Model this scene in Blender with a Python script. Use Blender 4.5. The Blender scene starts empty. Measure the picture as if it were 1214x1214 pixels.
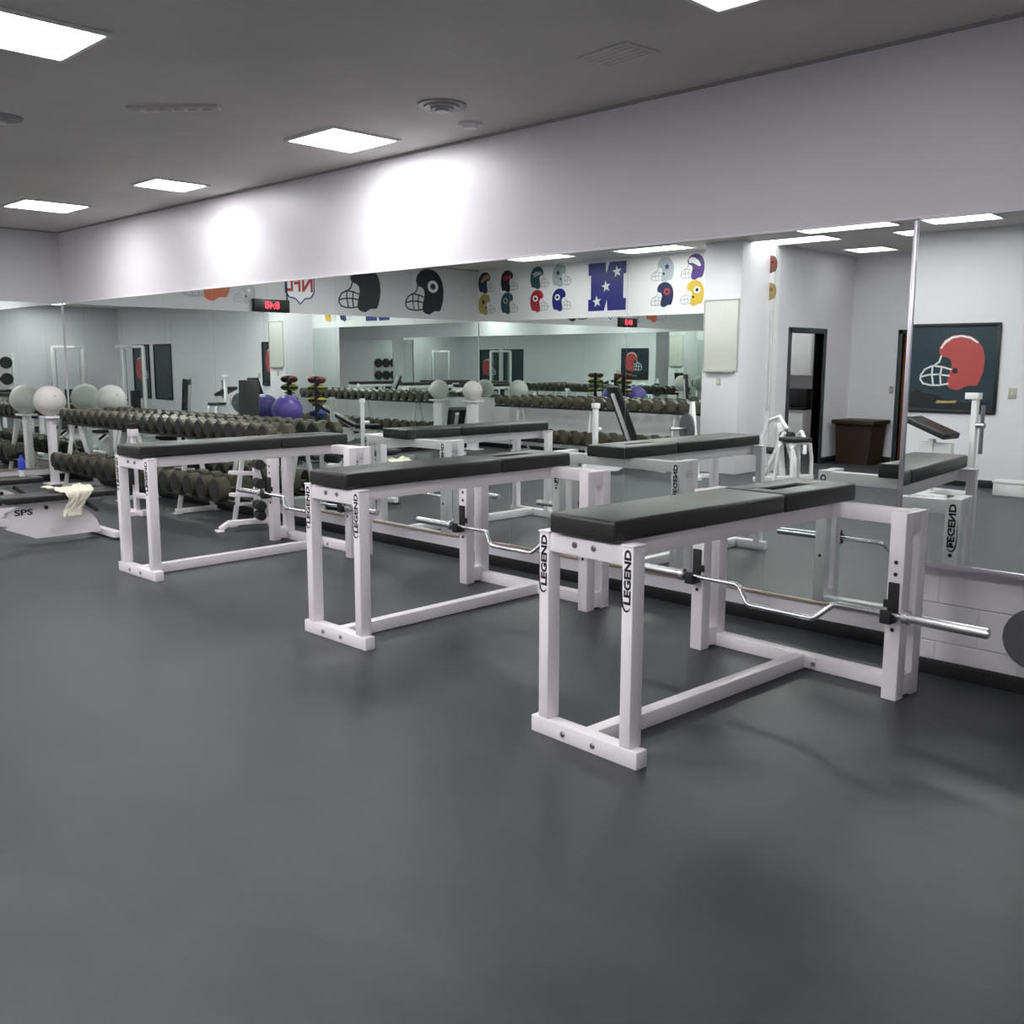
import bpy, bmesh, math, random
from mathutils import Vector, Matrix
random.seed(7)
PI = math.pi
S = bpy.context.scene
COL = S.collection

# ------------------------------------------------------------------ materials
def mat(name, col, rough=.5, metal=0., emit=None, es=0., noise=0., nscale=6., bump=0., bscale=40., coat=0., spec=.5):
    m = bpy.data.materials.new(name); m.use_nodes = True
    nt = m.node_tree; b = nt.nodes['Principled BSDF']
    b.inputs['Base Color'].default_value = (*col, 1)
    b.inputs['Roughness'].default_value = rough
    b.inputs['Metallic'].default_value = metal
    b.inputs['Coat Weight'].default_value = coat
    b.inputs['Specular IOR Level'].default_value = spec
    if emit:
        b.inputs['Emission Color'].default_value = (*emit, 1); b.inputs['Emission Strength'].default_value = es
    tc = nt.nodes.new('ShaderNodeTexCoord')
    if noise:
        n = nt.nodes.new('ShaderNodeTexNoise'); n.inputs['Scale'].default_value = nscale; n.inputs['Detail'].default_value = 5
        nt.links.new(tc.outputs['Object'], n.inputs['Vector'])
        r = nt.nodes.new('ShaderNodeMapRange'); r.inputs[1].default_value = .3; r.inputs[2].default_value = .7
        r.inputs[3].default_value = 1 - noise; r.inputs[4].default_value = 1 + noise
        nt.links.new(n.outputs['Fac'], r.inputs[0])
        mx = nt.nodes.new('ShaderNodeVectorMath'); mx.operation = 'SCALE'; mx.inputs[0].default_value = col
        nt.links.new(r.outputs[0], mx.inputs['Scale']); nt.links.new(mx.outputs[0], b.inputs['Base Color'])
    if bump:
        n = nt.nodes.new('ShaderNodeTexNoise'); n.inputs['Scale'].default_value = bscale; n.inputs['Detail'].default_value = 4
        nt.links.new(tc.outputs['Object'], n.inputs['Vector'])
        bp = nt.nodes.new('ShaderNodeBump'); bp.inputs['Strength'].default_value = bump; bp.inputs['Distance'].default_value = .01
        nt.links.new(n.outputs['Fac'], bp.inputs['Height']); nt.links.new(bp.outputs[0], b.inputs['Normal'])
    return m

M = dict(
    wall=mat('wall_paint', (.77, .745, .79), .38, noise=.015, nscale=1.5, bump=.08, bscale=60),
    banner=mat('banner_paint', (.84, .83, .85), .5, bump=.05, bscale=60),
    farbeam_shaded=mat('far_beam_shaded_paint', (.62, .61, .63), .5, bump=.05, bscale=60),  # banner paint greyed: the end wall's shade is put into the colour
    ceiling=mat('ceiling_paint', (.64, .61, .595), .8, noise=.08, nscale=.8, bump=.1, bscale=80),
    base=mat('black_vinyl', (.012, .012, .014), .45),
    white=mat('white_powder_coat', (.94, .89, .93), .32, bump=.03, bscale=120),
    white2=mat('white_machine_paint', (.83, .82, .83), .35, noise=.03),
    vinyl=mat('black_upholstery', (.024, .024, .025), .36, bump=.08, bscale=260, spec=.45),
    rubber=mat('black_rubber', (.02, .02, .022), .6, bump=.1, bscale=90),
    chrome=mat('chrome', (.74, .74, .76), .27, 1.),
    steel=mat('brushed_steel', (.42, .42, .46), .3, 1.),
    trim=mat('aluminium_channel', (.62, .6, .66), .3, 1.),
    brass=mat('mirror_channel', (.46, .37, .32), .4, .6),
    mirror=mat('mirror_silver', (.86, .915, .885), .0, 1.),
    lamp=mat('lamp_diffuser', (1, 1, 1), .5, emit=(1., 1., .99), es=14.),
    lampnear=mat('lamp_diffuser_bright', (1, 1, 1), .5, emit=(1., 1., .99), es=18.),
    lampdim=mat('lamp_diffuser_dim', (1, 1, 1), .5, emit=(1., 1., .99), es=2.),
    lampfar=mat('lamp_diffuser_soft', (1, 1, 1), .5, emit=(1., 1., .99), es=6.5),
    lampframe=mat('lamp_frame', (.8, .8, .8), .5),
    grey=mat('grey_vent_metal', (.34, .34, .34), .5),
    db=mat('dumbbell_urethane', (.076, .070, .052), .36, noise=.25, nscale=9, coat=.1),
    dbh=mat('dumbbell_handle', (.3, .3, .3), .35, .9),
    ball=mat('grey_white_ball', (.74, .71, .70), .45, bump=.05, bscale=30),
    purple=mat('purple_ball', (.11, .075, .33), .35),
    towel=mat('cream_towel', (.86, .82, .68), .95, bump=.6, bscale=160, noise=.06, nscale=20),
    blue=mat('blue_plastic', (.03, .06, .5), .3),
    plate=mat('grey_rubber_plate', (.10, .10, .108), .7, bump=.1),
    bin=mat('brown_bin', (.035, .018, .014), .45),
    wood=mat('door_wood', (.20, .065, .02), .4, noise=.3, nscale=3),
    doorframe=mat('dark_door_frame', (.035, .05, .05), .45),
    glassgreen=mat('green_glass', (.18, .3, .24), .15),
    board=mat('whiteboard', (.66, .64, .60), .25),
    boardframe=mat('board_frame', (.45, .44, .42), .4),
    poster=mat('poster_ink', (.022, .042, .055), .3, noise=.15, nscale=2),
    orange=mat('print_orange', (.45, .07, .07), .35),
    orange2=mat('print_bright_orange', (.60, .13, .05), .4),
    ink=mat('print_black', (.012, .012, .016), .45),
    white_ink=mat('print_white', (.82, .82, .84), .4),
    navy=mat('print_navy', (.02, .025, .08), .4),
    nblue=mat('print_blue', (.022, .022, .20), .4),
    teal=mat('print_teal', (.03, .08, .09), .4),
    silver=mat('print_silver', (.42, .47, .50), .4),
    red=mat('print_red', (.42, .03, .04), .4),
    gold=mat('print_gold', (.42, .32, .12), .4),
    yellow=mat('print_yellow', (.66, .45, .05), .4),
    pviolet=mat('print_violet', (.08, .03, .20), .4),
    maskgrey=mat('print_grey', (.45, .45, .48), .4),
    brown=mat('print_brown', (.20, .08, .06), .4),
    ledbox=mat('clock_case', (.008, .008, .008), .4),
    led=mat('clock_led', (.4, .01, .02), .4, emit=(1, .03, .06), es=2.2),
    yellowrub=mat('yellow_rubber', (.38, .36, .03), .5),
    redrub=mat('red_rubber', (.28, .02, .025), .5),
    switch=mat('switch_plate', (.45, .43, .38), .4),
)

def floor_mat():
    m = bpy.data.materials.new('rubber_floor'); m.use_nodes = True; nt = m.node_tree; b = nt.nodes['Principled BSDF']
    tc = nt.nodes.new('ShaderNodeTexCoord')
    n1 = nt.nodes.new('ShaderNodeTexNoise'); n1.inputs['Scale'].default_value = 1.3; n1.inputs['Detail'].default_value = 6; n1.inputs['Roughness'].default_value = .6
    n2 = nt.nodes.new('ShaderNodeTexNoise'); n2.inputs['Scale'].default_value = 160; n2.inputs['Detail'].default_value = 2
    mp = nt.nodes.new('ShaderNodeMapping'); mp.inputs['Scale'].default_value = (1, 1.8, 1); mp.inputs['Rotation'].default_value = (0, 0, .5)
    nt.links.new(tc.outputs['Object'], mp.inputs[0]); nt.links.new(mp.outputs[0], n1.inputs['Vector']); nt.links.new(tc.outputs['Object'], n2.inputs['Vector'])
    cr = nt.nodes.new('ShaderNodeValToRGB')
    cr.color_ramp.elements[0].position = .3; cr.color_ramp.elements[0].color = (.038, .042, .048, 1)
    cr.color_ramp.elements[1].position = .72; cr.color_ramp.elements[1].color = (.070, .073, .082, 1)
    nt.links.new(n1.outputs['Fac'], cr.inputs[0])
    mx = nt.nodes.new('ShaderNodeMixRGB'); mx.blend_type = 'MULTIPLY'; mx.inputs[0].default_value = .25
    nt.links.new(cr.outputs[0], mx.inputs[1]); nt.links.new(n2.outputs['Fac'], mx.inputs[2])
    nt.links.new(mx.outputs[0], b.inputs['Base Color'])
    r = nt.nodes.new('ShaderNodeMapRange'); r.inputs[3].default_value = .36; r.inputs[4].default_value = .52
    nt.links.new(n1.outputs['Fac'], r.inputs[0]); nt.links.new(r.outputs[0], b.inputs['Roughness'])
    b.inputs['Specular IOR Level'].default_value = .4
    bp = nt.nodes.new('ShaderNodeBump'); bp.inputs['Strength'].default_value = .12; bp.inputs['Distance'].default_value = .004
    nt.links.new(n2.outputs['Fac'], bp.inputs['Height']); nt.links.new(bp.outputs[0], b.inputs['Normal'])
    return m
M['floor'] = floor_mat()

def block_mat():
    m = bpy.data.materials.new('painted_block'); m.use_nodes = True; nt = m.node_tree; b = nt.nodes['Principled BSDF']
    b.inputs['Base Color'].default_value = (.74, .72, .76, 1); b.inputs['Roughness'].default_value = .45
    tc = nt.nodes.new('ShaderNodeTexCoord')
    sx = nt.nodes.new('ShaderNodeSeparateXYZ'); cb = nt.nodes.new('ShaderNodeCombineXYZ')
    nt.links.new(tc.outputs['Object'], sx.inputs[0]); nt.links.new(sx.outputs['X'], cb.inputs['X']); nt.links.new(sx.outputs['Z'], cb.inputs['Y'])
    mp = nt.nodes.new('ShaderNodeMapping'); mp.inputs['Location'].default_value = (.1, .025, 0)
    nt.links.new(cb.outputs[0], mp.inputs[0])
    br = nt.nodes.new('ShaderNodeTexBrick'); br.inputs['Scale'].default_value = 1; br.inputs['Brick Width'].default_value = .42
    br.inputs['Row Height'].default_value = .21; br.inputs['Mortar Size'].default_value = .006; br.inputs['Mortar Smooth'].default_value = .6
    br.inputs['Color1'].default_value = br.inputs['Color2'].default_value = (1, 1, 1, 1); br.inputs['Mortar'].default_value = (0, 0, 0, 1)
    nt.links.new(mp.outputs[0], br.inputs['Vector'])
    bp = nt.nodes.new('ShaderNodeBump'); bp.inputs['Strength'].default_value = .8; bp.inputs['Distance'].default_value = .006
    nt.links.new(br.outputs['Color'], bp.inputs['Height']); nt.links.new(bp.outputs[0], b.inputs['Normal'])
    return m
M['block'] = block_mat()

# ------------------------------------------------------------------ mesh helpers
class MB:
    def __init__(self): self.bm = bmesh.new()
    def box(self, x0, x1, y0, y1, z0, z1, bev=0., seg=2, mtx=None):
        t = bmesh.new()
        vs = bmesh.ops.create_cube(t, size=1)['verts']
        for v in vs: v.co = Vector(((x0 + x1) / 2 + v.co.x * (x1 - x0), (y0 + y1) / 2 + v.co.y * (y1 - y0), (z0 + z1) / 2 + v.co.z * (z1 - z0)))
        if bev: bmesh.ops.bevel(t, geom=t.edges[:], offset=bev, segments=seg, affect='EDGES', profile=.5)
        if mtx: bmesh.ops.transform(t, matrix=mtx, verts=t.verts[:])
        self._add(t); return self
    def _add(self, t):
        me = bpy.data.meshes.new('t'); t.to_mesh(me); t.free(); self.bm.from_mesh(me); bpy.data.meshes.remove(me)
    def cyl(self, a, b, r, r2=None, n=20, bev=0.):
        a, b = Vector(a), Vector(b); d = b - a; t = bmesh.new()
        bmesh.ops.create_cone(t, cap_ends=True, segments=n, radius1=r, radius2=r if r2 is None else r2, depth=d.length)
        if bev:
            es = [e for e in t.edges if abs(abs(e.verts[0].co.z) - d.length / 2) < 1e-6 and abs(e.verts[0].co.z - e.verts[1].co.z) < 1e-6]
            bmesh.ops.bevel(t, geom=es, offset=bev, segments=2, affect='EDGES')
        q = Vector((0, 0, 1)).rotation_difference(d.normalized()).to_matrix().to_4x4()
        bmesh.ops.transform(t, matrix=Matrix.Translation((a + b) / 2) @ q, verts=t.verts[:]); self._add(t); return self
    def sphere(self, c, r, n=24, sz=1.):
        t = bmesh.new(); bmesh.ops.create_uvsphere(t, u_segments=n, v_segments=n // 2, radius=r)
        bmesh.ops.transform(t, matrix=Matrix.Translation(c) @ Matrix.Diagonal((1, 1, sz, 1)), verts=t.verts[:]); self._add(t); return self
    def beam(self, a, b, w, h, bev=.004, up=(0, 0, 1)):
        a, b = Vector(a), Vector(b); d = (b - a); L = d.length; d.normalize(); up = Vector(up)
        s = d.cross(up).normalized(); u = s.cross(d)
        m = Matrix((( s.x, d.x, u.x, a.x), (s.y, d.y, u.y, a.y), (s.z, d.z, u.z, a.z), (0, 0, 0, 1)))
        return self.box(-w / 2, w / 2, 0, L, -h / 2, h / 2, bev, 2, m)
    def tube(self, pts, r, n=12, cap=True):
        pts = [Vector(p) for p in pts]; rings = []; t = bmesh.new(); ref = None
        for i, p in enumerate(pts):
            d = (pts[min(i + 1, len(pts) - 1)] - pts[max(i - 1, 0)]).normalized()
            if ref is None: ref = d.orthogonal().normalized()
            s = (ref - d * ref.dot(d)).normalized(); ref = s; u = d.cross(s)
            rings.append([t.verts.new(p + (s * math.cos(2 * PI * k / n) + u * math.sin(2 * PI * k / n)) * r) for k in range(n)])
        for A, B in zip(rings, rings[1:]):
            for k in range(n): t.faces.new((A[k], A[(k + 1) % n], B[(k + 1) % n], B[k]))
        if cap: t.faces.new(rings[0][::-1]); t.faces.new(rings[-1])
        self._add(t); return self
    def prism(self, poly, y0, y1, frame=None):
        """2-D polygon (u, v) extruded along the third axis; frame maps (u, w, v) to space."""
        t = bmesh.new(); A = [t.verts.new((u, y0, v)) for u, v in poly]; B = [t.verts.new((u, y1, v)) for u, v in poly]
        n = len(poly); t.faces.new(A); t.faces.new(B[::-1])
        for k in range(n): t.faces.new((A[k], B[k], B[(k + 1) % n], A[(k + 1) % n]))
        bmesh.ops.recalc_face_normals(t, faces=t.faces[:])
        if frame: bmesh.ops.transform(t, matrix=frame, verts=t.verts[:])
        self._add(t); return self
    def build(self, name, m, parent=None, smooth=True):
        me = bpy.data.meshes.new(name); bmesh.ops.recalc_face_normals(self.bm, faces=self.bm.faces[:]); self.bm.to_mesh(me); self.bm.free()
        if smooth:
            for p in me.polygons: p.use_smooth = True
            me.set_sharp_from_angle(angle=math.radians(35))
        me.materials.append(m)
        o = bpy.data.objects.new(name, me); COL.objects.link(o); o.parent = parent
        return o

def tag(o, label=None, cat=None, group=None, kind=None):
    for k, v in (('label', label), ('category', cat), ('group', group), ('kind', kind)):
        if v: o[k] = v
    return o
def empty(name, loc, rz=0., label=None, cat=None, group=None):
    o = bpy.data.objects.new(name, None); COL.objects.link(o); o.location = loc; o.rotation_euler = (0, 0, rz); o.empty_display_size = .1
    return tag(o, label, cat, group)
def struct(mb, name, m, **k): return tag(mb.build(name, m, **k), kind='structure')
def copy_tree(o, parent=None):
    c = o.copy(); COL.objects.link(c); c.parent = parent
    for ch in [x for x in KIDS.get(o.name, o.children)]: copy_tree(ch, c)
    return c
KIDS = {}
def text_mesh(body, size, m, name, parent, mtx, bold=.0, sx=1., depth=.0008, align='CENTER'):
    cu = bpy.data.curves.new('t', 'FONT'); cu.body = body; cu.size = size; cu.offset = bold; cu.extrude = depth; cu.align_x = align; cu.align_y = 'CENTER'
    cu.resolution_u = 3
    ob = bpy.data.objects.new('t', cu); COL.objects.link(ob); dg = bpy.context.evaluated_depsgraph_get(); dg.update()
    me = bpy.data.meshes.new_from_object(ob.evaluated_get(dg)); bpy.data.objects.remove(ob); bpy.data.curves.remove(cu)
    me.transform(mtx @ Matrix.Diagonal((sx, 1, 1, 1))); me.name = name; me.materials.clear(); me.materials.append(m)
    o = bpy.data.objects.new(name, me); COL.objects.link(o); o.parent = parent; return o

# ------------------------------------------------------------------ measured layout (metres)
YM = 5.609      # plane of the mirrored long wall
XF = -14.35     # far end wall
YB = -2.41      # wall facing the mirrors
XD, YD = -7.87, -5.0
YP, XP = -3.73, -5.85
XR = 5.0
ZC = 3.4225; ZS = 2.4547; ZM = .191; ZB = .0875
XB, YBLK = -2.19, 5.27
T = .15

struct(MB().box(XF - T, XR + T, YD - 3.2, YM + T, -.1, 0), 'floor', M['floor'])
struct(MB().box(XF - T, XR + T, YD - 3.2, YM + T, ZC, ZC + .1), 'ceiling', M['ceiling'])
struct(MB().box(XF - T, XR + T, YM, YM + T, 0, ZC), 'wall_mirrored', M['wall'])
struct(MB().box(XF - T, XF, YB - T, YM, 0, ZC), 'wall_far', M['farbeam_shaded'])
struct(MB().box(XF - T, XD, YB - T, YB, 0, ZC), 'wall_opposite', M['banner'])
# wall with the open doorway (runs away from the mirrors)
struct(MB().box(XD - T, XD, YB - .55, YB - T, 0, ZC).box(XD - T, XD, -5.0 - T, -4.02, 0, ZC).box(XD - T, XD, -4.02, -2.96, 2.15, ZC), 'wall_doorway', M['wall'])
DX0, DX1 = -6.98, -6.08
struct(MB().box(XD, DX0, YD - T, YD, 0, ZC).box(DX1, XP + T, YD - T, YD, 0, ZC).box(DX0, DX1, YD - T, YD, 2.13, ZC), 'wall_door', M['wall'])
struct(MB().box(XP, XP + T, YD, YP - T, 0, ZC), 'wall_return', M['wall'])
struct(MB().box(XP, XR, YP - T, YP, 0, ZC), 'wall_poster', M['wall'])
struct(MB().box(XR, XR + T, YP - T, YM, 0, ZC), 'wall_side', M['wall'])
struct(MB().box(XB, XR, YBLK, YM, 0, 2.385, .003), 'wall_block', M['block'])
# side room behind the doorway
struct(MB().box(-11.2, XD - T, -6.3, -6.15, 0, ZC).box(-11.35, -11.2, -6.3, YB - T, 0, ZC).box(XD - T, XD, -6.3, YD - T, 0, ZC), 'wall_store', M['wall'])
# baseboards
bb = lambda n, *a: struct(MB().box(*a, .003), n, M['base'])
bb('baseboard_mirrored', XF, XB, YM - .012, YM, 0, ZB)
bb('baseboard_block', XB - .01, XR, YBLK - .012, YBLK, 0, ZB)
bb('baseboard_far', XF, XF + .012, YB, YM - .012, 0, ZB)
bb('baseboard_opposite', XF + .012, XD, YB, YB + .012, 0, ZB)
bb('baseboard_doorway', XD, XD + .012, YD, -4.1, 0, .1)
bb('baseboard_door', XD + .012, DX0 - .08, YD, YD + .012, 0, .1)
bb('baseboard_poster', XP, XR, YP, YP + .012, 0, .1)
# grey strips added as a thin shadow line where the ceiling meets the wall
struct(MB().box(XF, XR, YM - .012, YM, ZC - .02, ZC), 'shadow_strip_1', M['grey'])
struct(MB().box(XF, XF + .012, YB, YM - .012, ZC - .02, ZC), 'shadow_strip_2', M['grey'])

# ------------------------------------------------------------------ mirrors
def mirror_panel(x0, x1, i, label, tilt=0.):
    r = empty('mirror_panel', ((x0 + x1) / 2, YM, ZM), 0, label, 'mirror', 'mirror panels along the long wall')
    w = (x1 - x0) / 2 - .0012; h = ZS - ZM
    g = MB().box(-w, w, -.006, -.0005, .008, h).build('glass', M['mirror'], r, False)
    g.rotation_euler.x = tilt
    MB().box(-w - .001, w + .001, -.016, -.0005, -.012, .008, .002).build('bottom_channel', M['brass'], r)
    MB().box(-w - .001, w + .001, -.014, -.0005, h, h + .014, .002).build('top_channel', M['white'], r)
    return r
seams = [XF, -13.65, -12.5, -11.34, -10.18, -9.05, -7.87, -6.72, -5.55, -4.39, -3.24, XB - .004]
pn = ['narrow mirror panel meeting the far corner of the room', 'mirror panel behind the far end of the dumbbell rack', 'mirror panel above the far half of the dumbbell rack',
      'mirror panel above the middle of the dumbbell rack', 'mirror panel behind the near half of the dumbbell rack', 'mirror panel above the near end of the dumbbell rack',
      'mirror panel reflecting the red league shield', 'mirror panel reflecting the dark plain big helmet', 'mirror panel reflecting the big black helmet with a round badge',
      'mirror panel reflecting the blue letter with white stars', 'mirror panel reflecting the white column and whiteboard', 'mirror panel reflecting the open doorway and brown bin']
for i in range(11):
    mirror_panel(seams[i], seams[i + 1], i, pn[i] if i < 9 else pn[i + 0], 0.)
# far end wall mirrors
for k, (a, b, lb) in enumerate([(YM - 1.6, YM - .02, 'end wall mirror panel in the corner behind the ball stand'), (YM - 3.2, YM - 1.6, 'end wall mirror panel beyond the white adjustable benches'),
                                (YM - 4.8, YM - 3.2, 'end wall mirror panel behind the purple ball'), (YM - 6.4, YM - 4.8, 'end wall mirror panel under the dark plain big helmet'),
                                (YB + .02, YM - 6.4, 'end wall mirror panel under the black helmet with round badge')]):
    r = empty('mirror_panel', (XF, (a + b) / 2, ZM), 0, lb, 'mirror', 'mirror panels on the end wall'); h = (b - a) / 2 - .0012
    MB().box(.0005, .006, -h, h, .008, ZS - ZM).build('glass', M['mirror'], r, False)
    MB().box(.0005, .016, -h - .001, h + .001, -.012, .008, .002).build('bottom_channel', M['brass'], r)
# mirrors under the banner
for k, (a, b) in enumerate([(XF + .02, -12.75), (-12.75, -11.15), (-11.15, -9.55), (-9.55, -8.62), (-7.94, XD - .02)]):
    r = empty('mirror_panel', ((a + b) / 2, YB, .95), 0, ['banner wall mirror panel nearest the end wall', 'banner wall mirror panel under the green and red helmets', 'banner wall mirror panel under the starred blue letter',
        'banner wall mirror panel beside the white column', 'narrow mirror strip between column and doorway wall'][k], 'mirror', 'mirror panels under the helmet banner'); w = (b - a) / 2 - .0012
    MB().box(-w, w, .0005, .006, .008, 2.44 - .95).build('glass', M['mirror'], r, False)
    MB().box(-w - .001, w + .001, .0005, .014, -.01, .008, .002).build('bottom_channel', M['trim'], r)
# proud mirror on the block wall
RA = .0267
r = empty('mirror_panel', (XB + .01, 5.155, .625), RA, 'frameless mirror standing proud of the painted block wall', 'mirror')
MB().box(.006, 5.2, 0, .006, .012, 2.383 - .625).build('glass', M['mirror'], r, False)
MB().box(0, 5.2, -.008, .016, -.02, .012, .003).build('bottom_channel', M['trim'], r)
MB().box(-.016, .008, -.010, .016, -.02, 2.383 - .625, .003).build('edge_strip', M['trim'], r)
MB().box(0, 5.2, .007, .02, -.015, 2.383 - .625, .0).build('backing_board', M['wall'], r)
struct(MB().box(XB + .02, XR, 5.185, YBLK, .64, 2.383).box(XB + .02, XR, 5.16, YBLK, 2.384, 2.40), 'trim_3', M['wall'])

# ------------------------------------------------------------------ ceiling fixtures
def fixture(x, y, w, d, label, lm='lamp'):
    r = empty('ceiling_light', (x, y, ZC), 0, label, 'ceiling light', 'recessed ceiling light panels')
    f = MB()
    f.box(-w / 2 - .03, w / 2 + .03, -d / 2 - .03, -d / 2, -.018, 0, .003).box(-w / 2 - .03, w / 2 + .03, d / 2, d / 2 + .03, -.018, 0, .003)
    f.box(-w / 2 - .03, -w / 2, -d / 2, d / 2, -.018, 0, .003).box(w / 2, w / 2 + .03, -d / 2, d / 2, -.018, 0, .003)
    f.build('frame', M['lampframe'], r)
    MB().box(-w / 2, w / 2, -d / 2, d / 2, -.012, -.002).build('diffuser', M[lm], r, False)
FX = [(-5.87, 2.22, .62, .55, 'glowing ceiling light panel nearest the camera, cut by the picture edge'),
      (-6.76, 4.92, .62, .60, 'glowing ceiling light panel above the middle bench, close to the white wall'),
      (-9.68, 4.92, .50, .52, 'glowing ceiling light panel above the near end of the dumbbell rack'),
      (-12.0, 4.58, .68, .68, 'glowing ceiling light panel nearest the far corner'),
      (-2.69, 4.20, .56, .56, 'glowing ceiling light panel above the nearest bench, cut by the top edge'),
      (-11.75, -1.35, 1.2, .5, 'ceiling light panel in front of the green and red helmets'),
      (-9.6, -1.65, 1.2, .5, 'ceiling light panel in front of the purple and yellow helmets'),
      (-7.4, -2.15, 1.1, .6, 'ceiling light panel beside the white column'),
      (-6.25, -1.3, 1.25, .5, 'long ceiling light panel in front of the doorway'),
      (-5.55, -2.45, .9, .5, 'ceiling light panel before the wooden door'),
      (-4.45, -2.60, .8, .5, 'ceiling light panel in front of the helmet poster'),
      (-7.15, -4.02, .62, .6, 'ceiling light panel over the brown bin'),
      (-12.6, 1.6, .9, .6, 'ceiling light panel before the red league shield'),
      (-9.2, 1.4, .9, .6, 'ceiling light panel in the middle of the room'),
      (-2.9, -.15, 1.2, .75, 'added unseen fill light panel on the ceiling left of the camera'),  # unseen panel added to light the upright faces of the benches
      (-5.9, -.15, 1.2, .75, 'added unseen fill light panel on the ceiling over the middle of the floor'),  # same added fill row, out of view
      (-8.9, -.25, 1.2, .6, 'added unseen fill light panel on the ceiling out from the white column'),  # added fill, unseen; also lifts the whiteboard
      (-2.9, 2.15, .62, .55, 'added unseen fill light panel above the open floor before the nearest bench'),  # added out of view for more light on the benches
      (-.2, -.15, 1.2, .75, 'added unseen fill light panel on the ceiling just behind the camera'),  # unseen end of the added fill row
      (3.4, -1.0, 1.1, .6, 'ceiling light panel by the side wall'),
      ]
for i, f in enumerate(FX): fixture(*f, lm='lampnear' if i in (1, 2) else 'lampdim' if i in (4, 7, 11) else 'lampfar' if f[1] < -1 else 'lamp')
def ring_diffuser(x, y, rad, label):
    r = empty('ceiling_vent', (x, y, ZC), 0, label, 'ceiling vent', 'round ceiling air vents')
    b = MB()
    for k, q in enumerate((1., .72, .46)):
        b.cyl((0, 0, -.012 - .012 * k), (0, 0, -.0005), rad * q, rad * (q + .04) if k else rad, 36)
    b.build('cone_ring', M['grey'], r)
    MB().cyl((0, 0, -.05), (0, 0, -.03), rad * .3, rad * .25, 30).build('centre_disc', M['lampframe'], r)
ring_diffuser(-5.38, 4.76, .17, 'round grey air vent in the ceiling between two light panels')
ring_diffuser(-7.95, 2.75, .15, 'round grey air vent in the ceiling at the picture edge')
r = empty('smoke_detector', (-5.63, 5.26, ZC), 0, 'small pale round detector on the ceiling beside the round vent', 'smoke detector')
MB().cyl((0, 0, -.02), (0, 0, 0), .085, .09, 28).build('base', M['lampframe'], r); MB().cyl((0, 0, -.04), (0, 0, -.02), .05, .07, 28).build('sensor', M['lampframe'], r)
r = empty('slot_vent', (-3.8, 4.72, ZC), -.1, 'flat square air grille in the ceiling above the nearest bench', 'air vent')
MB().box(-.2, .2, -.14, .14, -.01, 0, .003).build('frame', M['ceiling'], r)
for k in range(5): MB().box(-.17, .17, -.11 + k * .05, -.085 + k * .05, -.014, -.008).build('slat', M['ceiling'], r)
r = empty('sprinkler_cover', (-6.78, 3.5, ZC), .75, 'pale ribbed grille strip on the ceiling', 'ceiling grille')
MB().box(-.32, .32, -.05, .05, -.02, 0, .004).build('frame', M['ceiling'], r)
for k in range(6): MB().box(-.29 + k * .1, -.22 + k * .1, -.035, .035, -.028, -.018, .003).build('louvre', M['ceiling'], r)

# ------------------------------------------------------------------ benches
FL, FD, FH = .6252, .0704, .0764
LI, LW, LH, LD = .0421, .058, .9323, .075
RY, RW, RD, RH, PW = 1.6026, 1.2663, .2343, .9456, .0797
CX = FL / 2
def swoosh(parent, x, y, z0, z1, sgn):
    """thin crescent hugging the lettering, on a face whose normal is sgn*Y"""
    ctl = [(-.0265, .835), (-.0285, .79), (-.0290, .745), (-.0270, .705), (-.0215, .678), (-.012, .664), (.000, .662), (.010, .668), (.016, .678)]
    wid = [.0006, .0030, .0050, .0066, .0078, .0082, .0074, .0050, .0008]
    a = []; b = []
    for k, (u, v) in enumerate(ctl):
        p0 = ctl[max(0, k - 1)]; p1 = ctl[min(len(ctl) - 1, k + 1)]; dx, dy = p1[0] - p0[0], p1[1] - p0[1]; L = math.hypot(dx, dy)
        nx, ny = -dy / L * wid[k] / 2, dx / L * wid[k] / 2; a.append((u + nx, v + ny)); b.append((u - nx, v - ny))
    MB().prism([(x + u * (-sgn), z) for u, z in a + b[::-1]], y, y + .0012 * sgn).build('brand_swoosh', M['ink'], parent, False)
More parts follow.
